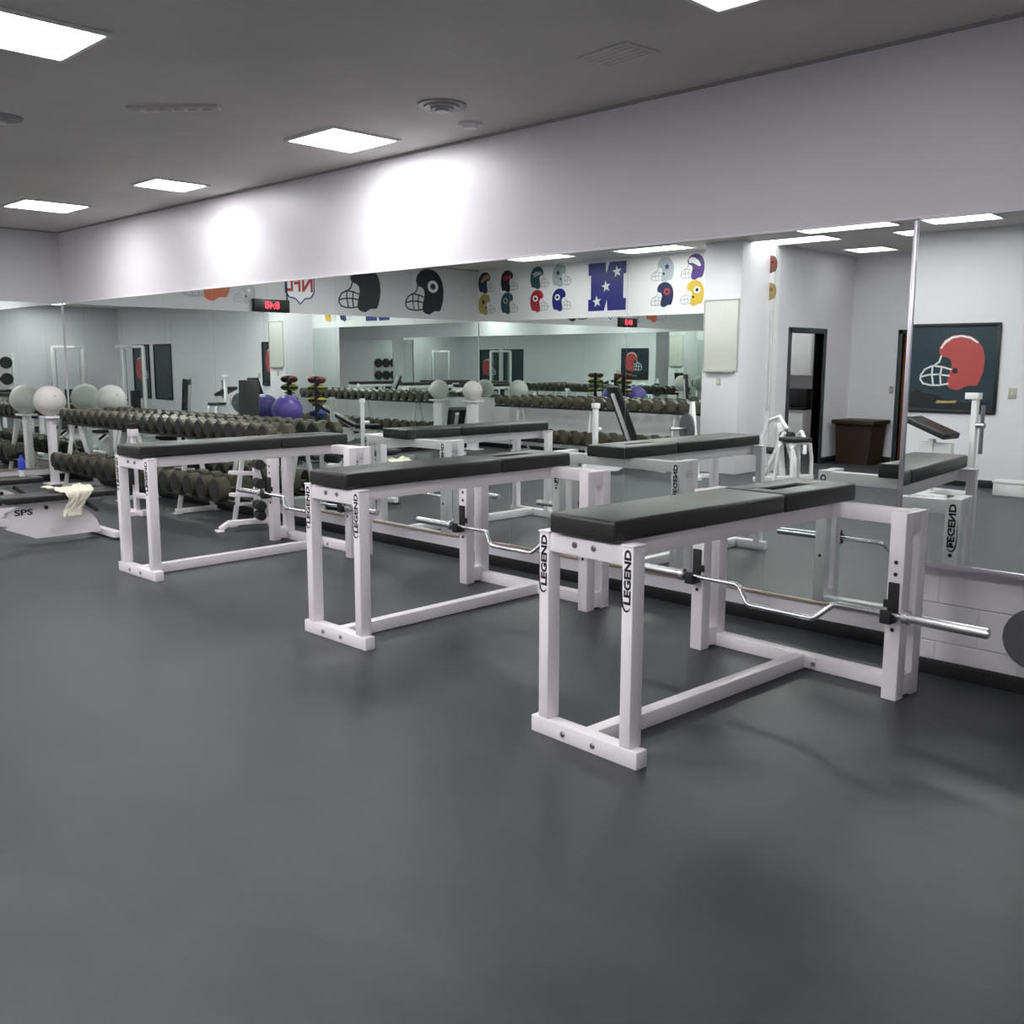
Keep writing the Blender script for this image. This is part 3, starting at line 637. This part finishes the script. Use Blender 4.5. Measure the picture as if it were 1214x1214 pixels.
# column with whiteboard
struct(MB().box(-8.60, -7.96, YB, -1.63, 0, ZC, .004), 'wall_column', M['wall'])
o = empty('whiteboard', (-8.28, -1.63, 1.54), 0, 'blank whiteboard in a thin frame on the white column', 'whiteboard')
MB().box(-.285, .285, .001, .014, .02, 1.03, .002).build('panel', M['board'], o)
b = MB()
for a in ((-.305, .305, 0, .02), (-.305, .305, 1.03, 1.05)): b.box(a[0], a[1], .001, .022, a[2], a[3], .003)
for a in ((-.305, -.285), (.285, .305)): b.box(a[0], a[1], .001, .022, .02, 1.03, .003)
b.build('frame', M['boardframe'], o)
MB().box(-.25, .25, .001, .06, -.02, 0, .003).build('pen_tray', M['boardframe'], o)
o = empty('wall_socket', (-8.3, -1.63, 1.38), 0, 'small pale socket plate under the whiteboard', 'socket')
MB().box(-.035, .035, .001, .01, -.055, .055, .003).build('plate', M['switch'], o); MB().box(-.015, .015, .01, .013, -.03, .03).build('insert', M['board'], o)

# doors
def ybox(m, *a, **k): return m.box(*a, **k)
o = empty('open_door', (XD, -3.49, 0), 0, 'brown wooden door standing open in the dark framed doorway', 'door')
MB().box(-1.05, -.17, .46, .505, .01, 2.1, .003).build('door_leaf', M['wood'], o); MB().cyl((-.95, .46, 1.0), (-.95, .42, 1.0), .02, n=14).sphere((-.95, .40, 1.0), .03, 14).build('door_knob', M['steel'], o)
struct(MB().box(XD - T - .01, XD + .02, -4.10, -4.02, 0, 2.2, .003).box(XD - T - .01, XD + .02, -2.96, -2.88, 0, 2.2, .003).box(XD - T - .01, XD + .02, -4.10, -2.88, 2.13, 2.21, .003), 'door_1', M['doorframe'])
struct(MB().box(DX0 - .07, DX0, YD - T - .01, YD + .02, 0, 2.2, .003).box(DX1, DX1 + .07, YD - T - .01, YD + .02, 0, 2.2, .003).box(DX0 - .07, DX1 + .07, YD - T - .01, YD + .02, 2.13, 2.2, .003), 'door_2', M['doorframe'])
o = empty('wooden_door', ((DX0 + DX1) / 2, YD - .08, 0), 0, 'brown wooden door with a green glass strip beside the helmet poster', 'door'); hw = (DX1 - DX0) / 2
MB().box(-hw, hw, -.02, .02, .01, 2.125, .003).build('door_leaf', M['wood'], o)
MB().box(hw - .32, hw - .10, .018, .024, .9, 1.95, .002).build('glass_strip', M['glassgreen'], o)
MB().cyl((-hw + .1, .02, 1.02), (-hw + .1, .06, 1.02), .02, n=14).beam((-hw + .1, .06, 1.02), (-hw + .24, .06, 1.02), .02, .02).build('door_handle', M['steel'], o)
o = empty('wall_cabinet', (-9.55, -6.15, 1.42), 0, 'white wall cabinet in the room beyond the open doorway', 'cabinet')
MB().box(-.7, .55, 0.001, .35, 0, .9, .004).build('body', M['white2'], o)
for k in range(3): MB().box(-.69 + k * .41, -.29 + k * .41, .35, .366, .01, .89, .004).build('door', M['white2'], o)
o = empty('base_cabinet', (-9.55, -6.15, 0), 0, 'white cabinet with a black appliance in the room beyond the doorway', 'cabinet')
MB().box(-.7, .55, .001, .6, 0, .80, .004).build('body', M['white2'], o); MB().box(-.72, .57, .001, .64, .80, .84, .004).build('worktop', M['base'], o)
o = empty('microwave', (-9.30, -5.86, .84), 0, 'black microwave on the cabinet beyond the doorway', 'microwave')
MB().box(-.3, .3, -.22, .2, 0, .34, .008).build('case', M['ledbox'], o); MB().box(-.28, .15, .2, .215, .03, .31, .004).build('door', M['ink'], o)
o = empty('wooden_door', (-8.52, -6.15, 0), 0, 'brown wooden door at the back of the room beyond the doorway', 'door')
MB().box(-.40, .40, .001, .04, .01, 2.1, .003).build('door_leaf', M['wood'], o); MB().cyl((.32, .04, 1.0), (.32, .09, 1.0), .025, n=14).build('door_knob', M['steel'], o)
fl = empty('ceiling_light', (-9.6, -4.2, ZC), 0, 'ceiling light panel in the room beyond the doorway', 'ceiling light', 'recessed ceiling light panels')
MB().box(-.4, .4, -.3, .3, -.012, -.002).build('diffuser', M['lamp'], fl, False)
MB().box(-.43, .43, -.33, -.3, -.018, 0).box(-.43, .43, .3, .33, -.018, 0).box(-.43, -.4, -.3, .3, -.018, 0).box(.4, .43, -.3, .3, -.018, 0).build('frame', M['lampframe'], fl)
# brown bin in the recess
o = empty('storage_bin', (-7.42, -4.58, 0), 0, 'tall dark brown bin with a rimmed lid in the corner by the doors', 'bin')
MB().prism([(-.27, 0.0), (.27, 0.0), (.32, .66), (-.32, .66)], -.27, .27).build('body', M['bin'], o); MB().box(-.36, .36, -.33, .33, .66, .73, .012).build('lid', M['bin'], o)
# poster
PX0, PX1, PZ0, PZ1 = -5.50, -4.24, 1.02, 2.16
o = empty('framed_poster', ((PX0 + PX1) / 2, YP, (PZ0 + PZ1) / 2), 0, 'dark framed poster of a red helmet with white face mask', 'poster'); w, h = (PX1 - PX0) / 2, (PZ1 - PZ0) / 2
MB().box(-w, w, .001, .012, -h, h).build('print_sheet', M['poster'], o, False)
b = MB().box(-w - .03, w + .03, .001, .03, h - .01, h + .035, .004).box(-w - .03, w + .03, .001, .03, -h - .035, -h + .01, .004).box(-w - .035, -w + .01, .001, .03, -h, h, .004).box(w - .01, w + .035, .001, .03, -h, h, .004)
b.build('frame', M['base'], o)
FP = Matrix(((-1, 0, 0, 0), (0, 1, 0, .0125), (0, 0, 1, .07), (0, 0, 0, 1)))
FP[0][3] = .06
helmet('h', o, FP, .84, 'orange', ('stripe', 'white_ink'), 'white_ink', 1)
# helmet must look towards -X (u>0 is -X)
MB().prism([(-.60, -.55), (-.60, -.30), (-.44, -.33), (-.40, -.27), (-.30, -.34), (-.1, -.36), (.0, -.44), (.30, -.46), (.58, -.43), (.58, -.55)], .0125, .0135).build('skyline_print', M['ink'], o, False)
MB().prism([(-.12, -.475), (.14, -.465), (.16, -.43), (.05, -.44), (-.10, -.435)], .0138, .0145).build('caption_print', M['gold'], o, False)
for k_, (px_, rd_) in enumerate(((3.25, True), (1.75, False))):
    o = empty('framed_poster', (px_, YP, 1.3), 0, ['tall dark framed poster with a red helmet at the far side of the room', 'tall dark framed poster without a helmet behind the camera'][k_], 'poster')
    MB().box(-.55, .55, .001, .012, -.8, .85).build('print_sheet', M['poster'], o, False)
    MB().box(-.60, .60, .001, .03, .84, .90, .004).box(-.60, .60, .001, .03, -.86, -.79, .004).box(-.60, -.54, .001, .03, -.8, .85, .004).box(.54, .60, .001, .03, -.8, .85, .004).build('frame', M['base'], o)
    if rd_: helmet('h', o, Matrix(((-1, 0, 0, 0), (0, 1, 0, .0125), (0, 0, 1, .1), (0, 0, 0, 1))), .85, 'orange', ('stripe', 'white_ink'), 'white_ink', 1)
o = empty('light_switch', (-4.02, YP, 1.27), 0, 'pale switch plate on the wall beside the helmet poster', 'switch')
MB().box(-.05, .05, .001, .01, -.07, .07, .003).build('plate', M['switch'], o); MB().box(-.012, .012, .01, .02, -.02, .02, .002).build('toggle', M['board'], o)
o = empty('light_switch', (-7.12, YD, 1.22), 0, 'small grey switch plate beside the wooden door', 'switch')
MB().box(-.035, .035, .001, .01, -.06, .06, .003).build('plate', M['grey'], o); MB().box(-.012, .012, .01, .02, -.02, .02, .002).build('toggle', M['board'], o)

# ------------------------------------------------------------------ other gear, seen in the mirrors
def place_fid(x, y, rz, inc, lb):
    b = make_fid(inc); b.location = (x, y, 0); b.rotation_euler.z = rz; return tag(b, lb, 'weight bench')
place_fid(-9.3, -.35, .3, 1.15, 'white adjustable bench with upright black back near the banner wall rack')
place_fid(-12.6, -.2, -.9, .5, 'white adjustable bench with a sloping black back across the room')
place_fid(-13.62, 3.06, 2.35, 1.5, 'white adjustable bench with a vertical black back near the end wall')
def post_station(x, y, rz, lb):
    r = empty('squat_stand', (x, y, 0), rz, lb, 'stand')
    MB().box(-.035, .035, -.035, .035, .05, 1.02, .005).box(-.05, .05, -.05, .05, .95, 1.03, .006).build('post', M['white2'], r)
    MB().box(-.3, .3, -.035, .035, 0, .05, .005).box(-.035, .035, -.3, .3, 0, .048, .005).build('foot', M['white2'], r)
    MB().cyl((-.02, -.03, .62), (-.02, -.12, .62), .03, n=14).build('pin', M['white2'], r)
post_station(-13.9, .80, .6, 'short white single-post stand near the end wall')
post_station(-9.95, -.75, .2, 'short white single-post stand in front of the banner wall rack')
def plate_stack(x, y, lb):
    r = empty('plate_stand', (x, y, 0), .5, lb, 'plate stand')
    MB().beam((-.3, 0, .03), (.3, 0, .03), .06, .06).beam((0, -.3, .03), (0, .3, .03), .06, .06).beam((-.22, 0, .05), (0, 0, 1.1), .05, .05, up=(0, 1, 0)).beam((.22, 0, .05), (0, 0, 1.1), .05, .05, up=(0, 1, 0)).build('a_frame', M['white2'], r)
    MB().cyl((0, .02, .72), (0, .34, .72), .025, n=16).build('peg', M['steel'], r)
    p = empty('weight_plate', (x, y, .72), .5, 'large dark weight plate hanging on the white frame across the room', 'weight plate')
    MB().cyl((0, .06, 0), (0, .10, 0), .225, n=40, bev=.01).cyl((0, .05, 0), (0, .11, 0), .06, n=20).build('disc', M['plate'], p)
plate_stack(-8.15, -.75, 'white A-shaped plate stand in front of the column')
# purple ball on a ring stand, ball tree
r = empty('ring_stand', (-14.0, 2.24, 0), 0, 'black ring stand under the purple ball', 'stand')
MB().cyl((0, 0, 0), (0, 0, .02), .22, n=30).cyl((0, 0, .02), (0, 0, .60), .04, n=16).cyl((0, 0, .58), (0, 0, .62), .16, .2, 30).build('pedestal', M['rubber'], r)
r = empty('exercise_ball', (-14.0, 2.24, .62), 0, 'large purple exercise ball near the end wall', 'exercise ball')
MB().sphere((0, 0, .252), .25, 40).build('shell', M['purple'], r)
def ball_tree(x, y, lb):
    r = empty('medicine_ball_tree', (x, y, 0), 0, lb, 'ball rack')
    MB().cyl((0, 0, 0), (0, 0, .03), .24, n=30).cyl((0, 0, .03), (0, 0, 1.42), .045, n=16).build('post', M['rubber'], r)
    for k, (z, m) in enumerate([(.30, 'rubber'), (.55, 'redrub'), (.80, 'blue'), (1.02, 'yellowrub'), (1.22, 'yellowrub'), (1.36, 'redrub')]):
        MB().cyl((0, 0, z - .09), (.14, 0, z - .09), .012, n=8).cyl((0, 0, z - .09), (-.14, 0, z - .09), .012, n=8).build('arm', M['rubber'], r)
        for s in (-1, 1):
            b = empty('medicine_ball', (x + s * .125, y, z), 0, {'rubber': 'black', 'redrub': 'red', 'blue': 'blue', 'yellowrub': 'yellow'}[m] + ' medicine ball on the black tree near the end wall', 'medicine ball', {'rubber': 'black', 'redrub': 'red', 'blue': 'blue', 'yellowrub': 'yellow'}[m] + ' medicine balls on the tree')
            MB().sphere((0, 0, 0), .078, 20, .75).build('skin', M[m], b)
            MB().cyl((0, 0, -.020), (0, 0, .020), .080, n=22).build('band', M['rubber'], b)
ball_tree(-13.93, 1.70, 'black medicine ball tree near the end wall')
# seated leg machine and stool seen through the panel with the doorway
r = empty('leg_machine', (-7.05, -1.45, 0), .4, 'white tangled leg machine near the open doorway', 'machine')
MB().beam((-.35, 0, .04), (.35, 0, .04), .08, .07).beam((0, -.5, .04), (0, .5, .04), .08, .07).build('base', M['white2'], r)
MB().beam((-.05, 0, .05), (-.12, .05, .82), .09, .09, up=(1, 0, 0)).beam((.2, -.1, .05), (.05, .0, .62), .07, .07, up=(1, 0, 0)).beam((-.2, .15, .1), (.12, .1, .7), .06, .06, up=(0, 1, 0)).build('frame', M['white2'], r)
MB().tube([(-.2, .2, .3), (-.25, .2, .6), (-.15, .18, .85), (.05, .15, .92), (.18, .12, .75)], .03, 12).tube([(-.1, -.2, .55), (.1, -.2, .7), (.25, -.15, .6), (.28, -.12, .4)], .028, 12).build('lever_arm', M['white2'], r)
MB().cyl((-.25, .1, .42), (-.05, .1, .42), .05, n=16).cyl((.0, .05, .66), (.22, .05, .66), .05, n=16).build('roller_pad', M['rubber'], r)
r = empty('padded_stool', (-6.62, -.95, 0), .3, 'black padded seat on white bent legs near the open doorway', 'seat')
MB().box(-.16, .16, -.16, .16, .61, .67, .018, 3).build('seat_pad', M['vinyl'], r)
for s in (-1, 1): MB().tube([(s * .12, -.2, .02), (s * .12, -.19, .40), (s * .12, -.15, .58), (s * .11, -.05, .60), (s * .11, .1, .60), (s * .12, .17, .54), (s * .17, .2, .02)], .025, 12).build('bent_leg', M['white2'], r)
# bench press station before the poster
r = empty('preacher_station', (-4.5, -2.35, 0), .2, 'white preacher curl station with a black arm pad in front of the poster', 'machine')
MB().beam((-.35, -.3, .035), (.35, -.3, .035), .07, .07).beam((-.35, .3, .035), (.35, .3, .035), .07, .07).beam((0, -.3, .035), (0, .3, .035), .07, .07).build('base', M['white2'], r)
MB().box(.28, .35, -.34, -.27, .07, 1.30, .005).box(.20, .37, -.36, -.25, 1.22, 1.30, .005).build('upright', M['white2'], r)
MB().box(-.40, -.34, .24, .31, .07, .98, .005).build('upright', M['white2'], r)
MB().beam((-.05, 0, .07), (-.05, 0, .72), .07, .07, up=(1, 0, 0)).box(-.2, .22, -.05, .02, .5, .68, .005).build('frame', M['white2'], r)
MB().box(-.3, .28, -.18, .18, -.04, .04, .02, 3, Matrix.Translation((-.05, 0, .86)) @ Matrix.Rotation(.35, 4, 'Y')).build('arm_pad', M['vinyl'], r)
MB().cyl((.42, -.3, .55), (.42, -.3, 1.15), .025, n=14).cyl((.35, -.3, .9), (.45, -.3, .9), .035, n=14).build('guide_rod', M['steel'], r)
r = empty('floor_box', (-3.75, -3.1, 0), 0, 'small white box on the floor near the poster wall', 'box')
MB().box(-.22, .22, -.12, .12, 0, .16, .01).build('body', M['white2'], r); MB().box(-.23, .23, -.13, .13, .16, .19, .008).build('lid', M['white2'], r)
# plate hanging at the picture edge
r = empty('weight_plate', (-1.455, YBLK, .33), 0, 'round dark grey plate in front of the block wall, cut by the picture edge', 'weight plate')
MB().cyl((0, -.16, 0), (0, -.115, 0), .153, n=64, bev=.004).build('disc', M['plate'], r)
r = empty('wall_peg', (-1.455, YBLK, .33), 0, 'steel wall peg carrying the round grey plate', 'peg')
MB().cyl((0, -.114, 0), (0, 0, 0), .02, n=16).cyl((0, -.012, 0), (0, 0, 0), .05, n=24).build('pin', M['steel'], r)
# cable machines and power rack on the camera's side of the room
def cable_machine(x, y, rz, lb):
    r = empty('cable_machine', (x, y, 0), rz, lb, 'machine')
    for s in (-1, 1):
        MB().box(s * .5 - .04, s * .5 + .04, -.04, .04, .06, 2.1, .005).build('column', M['white2'], r)
        MB().box(s * .5 - .04, s * .5 + .04, -.5, .5, 0, .06, .005).build('foot', M['white2'], r)
        MB().cyl((s * .38, 0, .1), (s * .38, 0, 2.02), .012, n=8).build('guide_rod', M['chrome'], r)
    MB().beam((-.5, 0, 2.1), (.5, 0, 2.1), .08, .08).beam((0, 0, 2.1), (0, .6, 2.1), .07, .07).build('top_beam', M['white2'], r)
    MB().box(-.14, .14, -.08, .08, .1, .75, .005).build('weight_stack', M['rubber'], r)
    MB().box(-.2, .2, .4, .75, .45, .52, .02, 3).build('seat_pad', M['vinyl'], r)
    MB().beam((0, .1, .2), (0, .6, .44), .06, .06).build('seat_post', M['white2'], r)
cable_machine(1.4, -2.6, .2, 'white cable machine behind the camera')
cable_machine(4.2, -1.7, 1.6, 'white cable machine along the side wall')
cable_machine(4.2, 2.2, 1.5, 'white cable machine near the block wall end')

r = empty('plate_rack', (4.3, .75, 0), PI / 2, 'white frame loaded with black plates along the side wall', 'plate rack')
for s_ in (-1, 1):
    MB().box(s_ * .8 - .04, s_ * .8 + .04, -.04, .04, .05, 1.9, .005).box(s_ * .8 - .04, s_ * .8 + .04, -.35, .35, 0, .05, .005).build('post', M['white2'], r)
for z_ in (.35, .85, 1.35, 1.85): MB().beam((-.8, 0, z_), (.8, 0, z_), .06, .06).build('crossbar', M['white2'], r)
for z_ in (.60, 1.10, 1.60):
    for k_ in range(4):
        p = empty('weight_plate', (4.3, .75 - .57 + .38 * k_, z_), PI / 2, 'black weight plate on the white frame along the side wall', 'weight plate', 'black plates along the side wall')
        MB().cyl((0, .045, 0), (0, .12, 0), .185, n=28, bev=.01).cyl((0, .035, 0), (0, .13, 0), .05, n=16).build('disc', M['rubber'], p)
    MB().beam((-.8, .0, z_), (.8, .0, z_), .05, .05).build('peg_bar', M['white2'], r)

# ------------------------------------------------------------------ camera, world, view
f_ = Vector((-0.69391571, 0.70414603, -0.15053025)); r_ = Vector((0.71201535, 0.70216016, 0.0022896)); u_ = Vector((-0.10730856, 0.10559106, 0.98860275))
cam = bpy.data.cameras.new('camera'); co = bpy.data.objects.new('camera', cam); COL.objects.link(co)
m = Matrix((r_, u_, -f_)).transposed().to_4x4(); m.translation = Vector((0, 0, 1.6684)); co.matrix_world = m
cam.sensor_width = 36; cam.lens = 1170.652 / 1214 * 36; cam.clip_start = .05; S.camera = co
w = bpy.data.worlds.new('world'); S.world = w; w.use_nodes = True
w.node_tree.nodes['Background'].inputs[0].default_value = (.5, .5, .5, 1); w.node_tree.nodes['Background'].inputs[1].default_value = .05
S.view_settings.view_transform = 'Standard'; S.view_settings.look = 'None'; S.view_settings.gamma = 1; S.view_settings.exposure = 0.80
S.view_settings.use_curve_mapping = False
S.cycles.max_bounces = 14; S.cycles.glossy_bounces = 9; S.cycles.diffuse_bounces = 5
